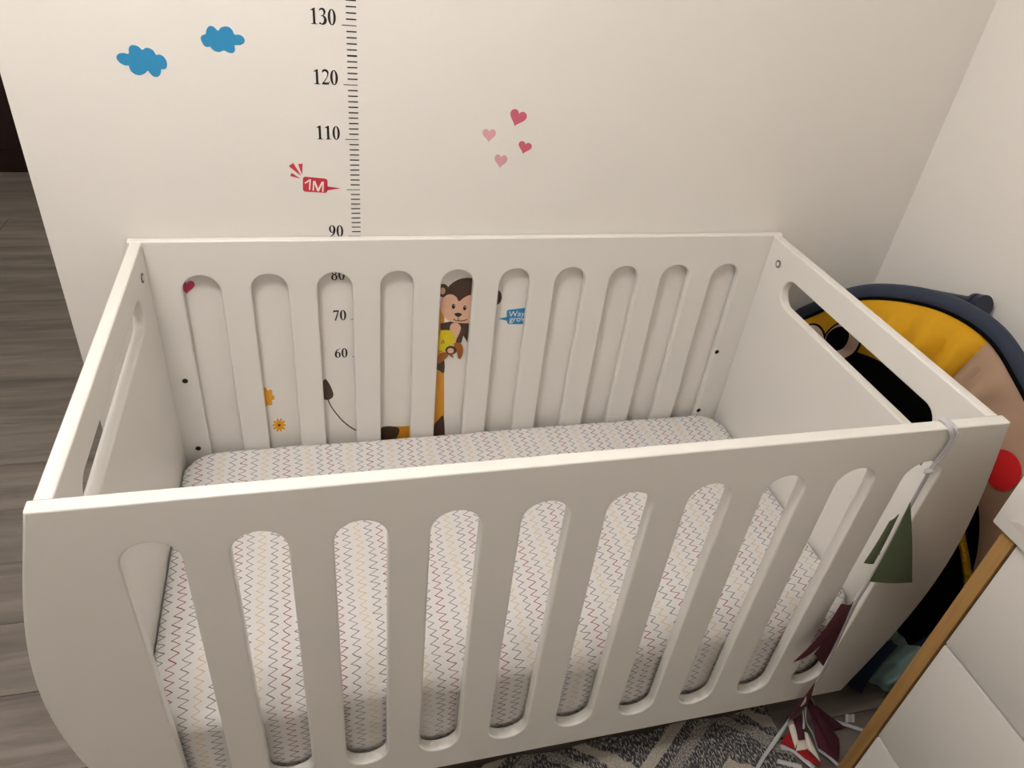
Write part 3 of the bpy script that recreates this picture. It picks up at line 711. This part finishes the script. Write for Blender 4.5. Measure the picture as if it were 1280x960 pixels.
def felt(corners, m, bend=.006, n=9, name='pennant'):
    """a thin felt pennant through three or four room points, softly bent"""
    c = [Vector(p) for p in corners]
    if len(c) == 3: c = [c[0], c[1], c[2], c[2]+(c[1]-c[2])*.02]
    nrm = (c[1]-c[0]).cross(c[3]-c[0]).normalized()
    if nrm.y > 0: nrm = -nrm
    def fn(u, v):
        p = (c[0]*(1-u)+c[1]*u)*(1-v)+(c[3]*(1-u)+c[2]*u)*v
        return p+nrm*bend*(math.sin(math.pi*u)*.6+math.sin(math.pi*v)*.6)
    return bl(name, grid_mesh(fn, n, n, .0014), m)
felt([fr(1138, 628, .006), fr(1140, 724, .010), fr(1138, 728, .010), fr(1087, 727, .008)], M_GREEN, .005)
felt([fr(1124, 643, .003), fr(1112, 652, .003), fr(1080, 704, .004), fr(1092, 705, .005)], M_GREEN, .002)
felt([fr(1067, 752, .010), fr(1052, 755, .020), fr(992, 828, .022), fr(1030, 800, .012)], M_MAROON, .010)
felt([fr(1066, 754, .010), fr(1050, 770, .012), fr(1018, 818, .014), fr(1029, 833, .012)], M_MAROON, .004)
o5, s5 = (960, 820), .14583
def q(a, b, z): return flr(o5[0]+a*s5, o5[1]+b*s5, z)
felt([q(330, 385, .07), q(375, 372, .07), q(610, 715, .012), q(600, 912, .014)], M_MAROON, .006)
felt([q(335, 400, .06), q(430, 560, .04), q(604, 912, .010), q(430, 795, .018)], M_MAROON, .003)
felt([q(378, 400, .06), q(480, 480, .035), q(662, 612, .009), q(555, 632, .009)], M_MAROON, .003)
felt([fr(1020, 850, .014), fr(1012, 874, .018), q(165, 565, .06), q(200, 500, .09)], M_MAROON, .004)
felt([q(215, 545, .055), q(282, 500, .055), q(310, 715, .04), q(258, 718, .04)], M_MAROON, .003)
felt([q(165, 570, .045), q(222, 548, .05), q(258, 718, .034), q(232, 790, .02)], M_CREAM, .003)
felt([q(250, 722, .032), q(318, 716, .032), q(330, 800, .022), q(240, 812, .022)], M_CREAM, .003)
felt([q(310, 650, .035), q(340, 660, .035), q(450, 905, .014), q(330, 790, .024)], M_CREAM, .003)
felt([q(170, 655, .040), q(185, 660, .040), q(246, 815, .016), q(105, 745, .017)], M_FRED, .003)
felt([q(245, 820, .018), q(330, 800, .022), q(466, 944, .013), q(350, 912, .013)], M_FRED, .003)
felt([q(150, 620, .030), q(110, 690, .022), q(0, 830, .0125), q(20, 780, .0125)], M_OLIVE, .002)
for pth, wd in (([(375, 365, .085), (410, 430, .06), (470, 500, .035), (560, 555, .018), (680, 592, .008), (820, 640, .006)], .0045),
            ([(322, 440, .075), (328, 560, .052), (385, 670, .035), (425, 790, .022)], .004), ([(300, 470, .07), (306, 540, .058), (305, 625, .05)], .003),
            ([(110, 780, .0145), (200, 800, .0145), (300, 880, .0145), (395, 960, .0145)], .0055), ([(80, 900, .0135), (180, 925, .0135), (290, 952, .0135)], .005),
            ([(430, 800, .024), (520, 865, .014), (600, 935, .012)], .004), ([(330, 380, .10), (290, 400, .095), (230, 480, .08), (165, 565, .06)], .0025)):
    bl('ribbon', tube(catmull([q(*p) for p in pth], 6), wd, .0011, 8, side=(.3, 1, .1)), M_RIBBON)
bl('care_tag', grid_mesh(lambda u, v: q(665+78*u, 500+70*v, .0065+.004*math.sin(u*7)), 8, 4, .0008), M_RIBBON)
